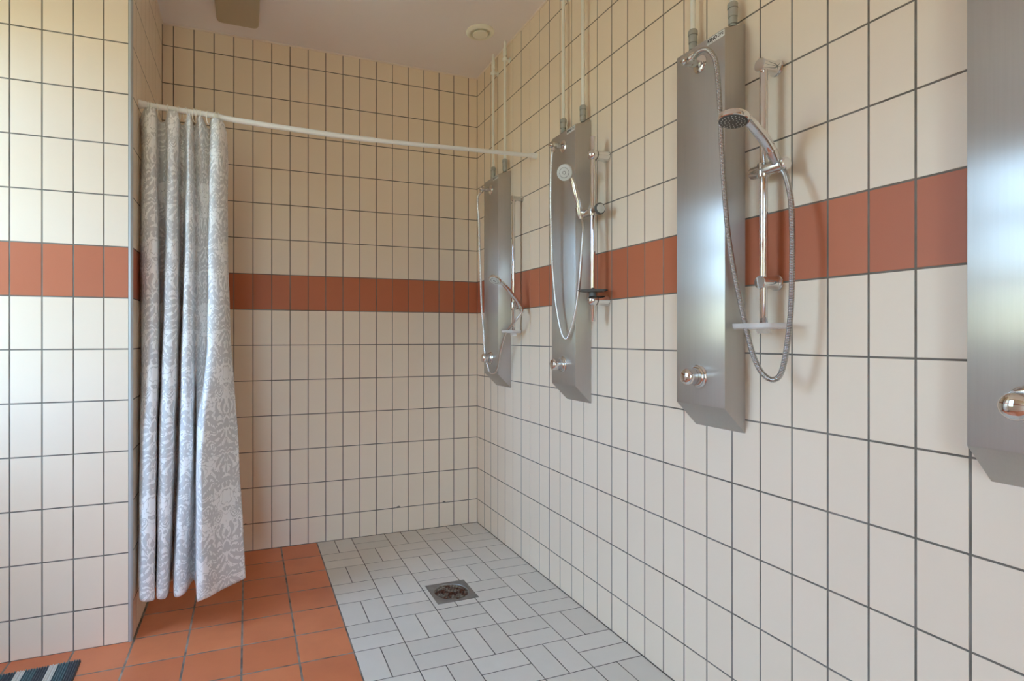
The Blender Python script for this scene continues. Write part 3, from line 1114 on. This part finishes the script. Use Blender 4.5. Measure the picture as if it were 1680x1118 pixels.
# ------------------------------------------------------------------ slide rails
def slide_rail(y, bx, z0, z1, brackets, blen, style, label, holder, dish):
    t = thing('slide_rail', label, 'shower rail', (0, y, z0), 'shower slide rails on the right wall')
    oz = z0
    br = {'cap': 0.0105, 'ball': 0.0105, 'spool': 0.0092}[style]
    bm = bmesh.new()
    cyl(bm, (bx, 0, 0), (bx, 0, z1 - z0), br, 24, bev=0.001)
    obj('rail_bar', bm, M_CHROME, t, 40)
    for z in brackets:
        bm = bmesh.new()
        if style == 'cap':
            pr = [(0, 0.0225), (0.004, 0.0225), (0.008, 0.0195), (0.018, 0.0175), (0.045, 0.0172), (0.062, 0.0178), (blen - 0.001, 0.0176), (blen, 0.0165)]
            lathe(bm, (0, 0, z - oz), (-1, 0, 0), pr, 36)
        elif style == 'ball':
            pr = [(0, 0.0255), (0.004, 0.0258), (0.012, 0.0235), (0.030, 0.0205), (0.055, 0.0195)]
            r, c = 0.0225, 0.0695
            for k in range(9):
                a_ = math.radians(-60 + 150 * k / 8)
                pr.append((c + r * math.sin(a_), max(r * math.cos(a_), 0)))
            lathe(bm, (0, 0, z - oz), (-1, 0, 0), pr, 36)
        else:
            pr = [(0, 0.0165), (0.003, 0.0168), (0.010, 0.0135), (0.028, 0.0120), (0.048, 0.0125), (0.058, 0.0140), (blen, 0.0142), (blen + 0.001, 0.012)]
            lathe(bm, (0, 0, z - oz), (-1, 0, 0), pr, 28)
        obj('wall_bracket', bm, M_CHROME_SOFT if style == 'spool' else M_CHROME, t, 35)
    # slider that holds the hand shower: a sleeve along y with a cone clip and a clamp knob
    hz, yc, kn, hx = holder['z'] - oz, holder['clip'] - y, holder['knob'] - y, holder['x']
    bm = bmesh.new()
    cyl(bm, (bx, 0, hz - 0.020), (bx, 0, hz + 0.020), 0.0165, 28, bev=0.003)
    far = holder['far'] - y
    cyl(bm, (bx, far, hz), (bx, kn - (0.012 if kn > 0 else -0.012), hz), holder['r'], 28, bev=0.004)
    sl = obj('slider', bm, M_CHROME_SOFT, t, 35)
    bm = bmesh.new()
    kd = -1 if kn < 0 else 1
    lathe(bm, (bx, kn - kd * 0.012, hz), (0, kd, 0), [(0, 0.0145), (0.003, holder['kr']), (0.010, holder['kr']), (0.013, holder['kr'] * 0.85), (0.014, 0.0)], 28)
    kb = obj('clamp_knob', bm, M_GREYPL if holder['kmat'] is M_FACE else holder['kmat'], sl, 35)
    if holder['kmat'] is M_FACE:
        bm = bmesh.new()
        lathe(bm, (bx, kn + kd * 0.0015, hz), (0, kd, 0), [(0, 0.0185), (0.0015, 0.0182), (0.0025, 0.015), (0.003, 0.0)], 28)
        obj('knob_cap', bm, M_FACE, kb, 35)
    bm = bmesh.new()
    a_, b_ = Vector(holder['p0']), Vector(holder['p1'])
    off = Vector((0, y, z0))
    lathe(bm, a_ - off, b_ - a_, [(0, 0.0125), (0.004, 0.0135), ((b_ - a_).length, 0.0150)], 28)
    mid = (a_ + b_) / 2 - off
    cyl(bm, mid, (bx, mid.y * 0.55, hz), 0.009, 16)
    obj('holder_cone', bm, M_CHROME_SOFT, sl, 35)
    # soap dish
    dz = dish['z'] - oz
    bm = bmesh.new()
    if dish['kind'] == 'round':
        lathe(bm, (0, 0, 0), (0, 0, 1), [(-0.006, 0.012), (-0.005, 0.040), (0.000, 0.058), (0.0035, 0.0615), (0.0045, 0.0605), (0.002, 0.055), (-0.002, 0.038), (-0.003, 0.0)], 48)
        bmesh.ops.translate(bm, verts=bm.verts, vec=(bx, 0, dz))
        cyl(bm, (bx, 0, dz - 0.028), (bx, 0, dz - 0.005), 0.0145, 20)
    else:
        hx_, hy_ = dish['hx'], dish['hy']
        n = 8
        def ringpts(hx_, hy_, z, r):
            out = []
            for q, (sx, sy) in enumerate(((1, 1), (-1, 1), (-1, -1), (1, -1))):
                for k in range(n + 1):
                    a2 = PI / 2 * (q + k / n)
                    out.append(bm.verts.new((bx - 0.012 + sx * (hx_ - r) + r * math.cos(a2), sy * (hy_ - r) + r * math.sin(a2), z)))
            return out
        rs = [ringpts(hx_ - 0.004, hy_ - 0.004, dz - 0.008, 0.015), ringpts(hx_, hy_, dz - 0.004, 0.018), ringpts(hx_, hy_, dz + 0.008, 0.018), ringpts(hx_ - 0.003, hy_ - 0.003, dz + 0.008, 0.015), ringpts(hx_ - 0.005, hy_ - 0.005, dz - 0.003, 0.013)]
        for A_, B_ in zip(rs, rs[1:]):
            for k in range(len(A_)):
                j = (k + 1) % len(A_)
                bm.faces.new((A_[k], A_[j], B_[j], B_[k]))
        bm.faces.new(rs[0][::-1]); bm.faces.new(rs[-1])
        bmesh.ops.recalc_face_normals(bm, faces=bm.faces)
        cyl(bm, (bx, 0, dz - 0.020), (bx, 0, dz - 0.007), 0.018, 20)
    tag(obj('soap_dish', bm, dish['mat'], t, 40), dish['label'])
    return t


slide_rail(-2.168, -0.050, 1.222, 1.955, (1.953, 1.351), 0.066, 'cap', 'chrome slide rail with flat-capped brackets beside the large labelled shower column',
           dict(z=1.662, clip=-2.215, knob=-2.240, far=-2.128, x=-0.05, r=0.0165, kr=0.0165, kmat=M_CHROME, p0=(-0.056, -2.215, 1.668), p1=(-0.078, -2.215, 1.697)),
           dict(kind='tray', z=1.229, hx=0.045, hy=0.064, mat=M_DISH, label='clear plastic soap tray'))
slide_rail(-1.383, -0.070, 1.262, 2.018, (1.943, 1.348), 0.09, 'ball', 'chrome slide rail with ball-ended brackets beside the second shower column from the corner',
           dict(z=1.713, clip=-1.31, knob=-1.436, far=-1.300, x=-0.07, r=0.015, kr=0.0235, kmat=M_FACE, p0=(-0.084, -1.312, 1.705), p1=(-0.090, -1.312, 1.742)),
           dict(kind='round', z=1.386, mat=M_GREYPL, label='dark grey round soap dish'))
slide_rail(-0.628, -0.053, 1.226, 1.955, (1.943,), 0.064, 'spool', 'thin chrome slide rail beside the shower column nearest the back corner',
           dict(z=1.366, clip=-0.72, knob=-0.655, far=-0.70, x=-0.053, r=0.011, kr=0.0135, kmat=M_CHROME, p0=(-0.056, -0.715, 1.350), p1=(-0.076, -0.715, 1.381)),
           dict(kind='tray', z=1.226, hx=0.040, hy=0.055, mat=M_DISH, label='clear plastic soap tray'))


# ------------------------------------------------------------------ hand showers with hoses
def hand_shower(label, hose, hmat, hr, handle, hrads, head, normal, R, thick, face_mat, group='hand showers on the slide rails', dots=True, rim=None):
    base = Vector(handle[0])
    t = thing('hand_shower', label, 'hand shower', base, group)
    off = lambda ps: [Vector(p) - base for p in ps]
    bm = bmesh.new()
    hs = catmull(hose, 14)
    if hmat is M_HOSE:
        # resample evenly and alternate the radius so that every rib is real
        step, out, acc = 0.00135, [hs[0]], 0.0
        for p, q in zip(hs, hs[1:]):
            L = (q - p).length
            d_ = step - acc
            while d_ <= L:
                out.append(p.lerp(q, d_ / L))
                d_ += step
            acc = L - (d_ - step)
        tube(bm, off(out), hr, 14, [hr * (1.0, 1.03, 0.84)[i % 3] for i in range(len(out))])
    else:
        tube(bm, off(hs), hr, 16)
    obj('shower_hose', bm, hmat, t, 60)
    # nut between the hose and the handle
    d = (Vector(handle[1]) - base).normalized()
    bm = bmesh.new()
    lathe(bm, -d * 0.030, d, [(0, hr + 0.001), (0.002, 0.0090), (0.020, 0.0115), (0.032, 0.0118), (0.034, 0.0105)], 24)
    obj('hose_nut', bm, M_CHROME, t, 35)
    bm = bmesh.new()
    hp = catmull(handle, 8)
    n = len(hp)
    rad = []
    for i in range(n):
        s = i / (n - 1) * (len(hrads) - 1)
        k = min(int(s), len(hrads) - 2)
        rad.append(hrads[k] + (hrads[k + 1] - hrads[k]) * (s - k))
    tube(bm, off(hp), 0.01, 24, rad)
    obj('handle', bm, M_CHROME, t, 50)
    c = Vector(head) - base
    nn = Vector(normal).normalized()
    bm = bmesh.new()
    T = thick
    lathe(bm, c + nn * T * 0.5, -nn, [(0, R * 0.93), (0.0015, R * 0.985), (T * 0.25, R), (T * 0.65, R), (T * 0.85, R * 0.94), (T, R * 0.80), (T * 1.25, R * 0.45), (T * 1.35, 0.0)], 48)
    hd = obj('shower_head', bm, rim or M_CHROME, t, 35)
    bm = bmesh.new()
    lathe(bm, c + nn * (T * 0.5), nn, [(0, R * 0.90), (0.0008, R * 0.90), (0.0014, R * 0.86), (0.0016, 0.0)], 40)
    fc = obj('spray_face', bm, face_mat, hd, 40)
    bm = bmesh.new()
    _, u, v = frame_for(nn)
    rings = ((8, 0.30), (14, 0.52), (20, 0.74)) if face_mat is M_FACED else ((22, 0.60), (8, 0.18))
    for cnt, rr in rings:
        for k in range(cnt):
            a_ = 2 * PI * k / cnt
            q = c + nn * (T * 0.5 + 0.001) + (u * math.cos(a_) + v * math.sin(a_)) * R * rr
            lathe(bm, q, nn, [(0, 0.0016), (0.0016, 0.0013), (0.0018, 0.0)], 6)
    obj('nozzles', bm, M_DARK if face_mat is not M_FACED else M_FACE, fc)
    return t


HOSE3 = [(-0.132, -1.995, 2.042), (-0.134, -2.018, 2.049), (-0.133, -2.045, 2.042), (-0.131, -2.065, 2.020), (-0.124, -2.074, 1.985), (-0.115, -2.076, 1.893), (-0.109, -2.079, 1.752), (-0.107, -2.086, 1.627),
         (-0.105, -2.097, 1.503), (-0.103, -2.114, 1.396), (-0.1, -2.139, 1.283), (-0.098, -2.169, 1.168), (-0.096, -2.192, 1.116), (-0.093, -2.210, 1.094), (-0.088, -2.228, 1.086),
         (-0.085, -2.246, 1.098), (-0.083, -2.258, 1.136), (-0.082, -2.269, 1.206), (-0.08, -2.275, 1.284), (-0.079, -2.277, 1.394), (-0.075, -2.274, 1.472), (-0.068, -2.264, 1.560), (-0.058, -2.243, 1.622),
         (-0.046, -2.222, 1.648), (-0.050, -2.215, 1.657)]
hand_shower('chrome hand shower with a flat dark-faced head and thick ribbed hose', HOSE3, M_HOSE, 0.0072,
            [(-0.058, -2.215, 1.672), (-0.072, -2.215, 1.693), (-0.105, -2.215, 1.728), (-0.156, -2.215, 1.766), (-0.176, -2.215, 1.771)], [0.0105, 0.0135, 0.0142, 0.0135, 0.010],
            (-0.208, -2.213, 1.769), (-0.22, -0.02, -0.97), 0.0385, 0.020, M_FACED)
HOSE2 = [(-0.135, -1.175, 2.016), (-0.139, -1.170, 1.95), (-0.139, -1.165, 1.801), (-0.135, -1.165, 1.656), (-0.130, -1.166, 1.513), (-0.126, -1.171, 1.44), (-0.121, -1.178, 1.354), (-0.116, -1.198, 1.262),
         (-0.111, -1.219, 1.206), (-0.102, -1.231, 1.190), (-0.096, -1.243, 1.204), (-0.092, -1.270, 1.256), (-0.092, -1.293, 1.314), (-0.094, -1.315, 1.387), (-0.098, -1.332, 1.446), (-0.100, -1.341, 1.493),
         (-0.099, -1.347, 1.551), (-0.094, -1.349, 1.621), (-0.086, -1.337, 1.665), (-0.080, -1.316, 1.692), (-0.083, -1.312, 1.700)]
hand_shower('hand shower with pale grey round face on the rail with ball-ended brackets', HOSE2, M_HOSE_FINE, 0.0058,
            [(-0.085, -1.312, 1.722), (-0.092, -1.312, 1.760), (-0.105, -1.312, 1.800), (-0.118, -1.312, 1.845), (-0.132, -1.312, 1.868)], [0.0085, 0.0112, 0.0125, 0.0105, 0.009],
            (-0.160, -1.318, 1.880), (-0.78, -0.52, -0.34), 0.034, 0.018, M_FACE, rim=M_FACE)
HOSE1 = [(-0.134, -0.362, 2.028), (-0.142, -0.345, 2.005), (-0.144, -0.352, 1.948), (-0.139, -0.356, 1.863), (-0.134, -0.35, 1.727), (-0.128, -0.35, 1.6), (-0.121, -0.352, 1.379), (-0.113, -0.366, 1.222),
         (-0.112, -0.372, 1.130), (-0.106, -0.386, 1.060), (-0.100, -0.396, 1.025), (-0.097, -0.409, 1.000), (-0.093, -0.441, 0.992), (-0.090, -0.490, 1.004), (-0.090, -0.517, 1.053), (-0.092, -0.553, 1.125), (-0.096, -0.599, 1.191),
         (-0.099, -0.645, 1.231), (-0.094, -0.687, 1.259), (-0.084, -0.732, 1.293), (-0.066, -0.744, 1.322), (-0.053, -0.726, 1.342)]
hand_shower('small chrome hand shower hanging low on the rail nearest the back corner', HOSE1, M_HOSE_FINE, 0.0060,
            [(-0.056, -0.715, 1.352), (-0.085, -0.716, 1.394), (-0.125, -0.718, 1.438), (-0.163, -0.719, 1.475), (-0.180, -0.72, 1.484)], [0.0095, 0.0118, 0.012, 0.0105, 0.008],
            (-0.203, -0.72, 1.492), (-0.55, -0.25, -0.80), 0.033, 0.016, M_FACE)
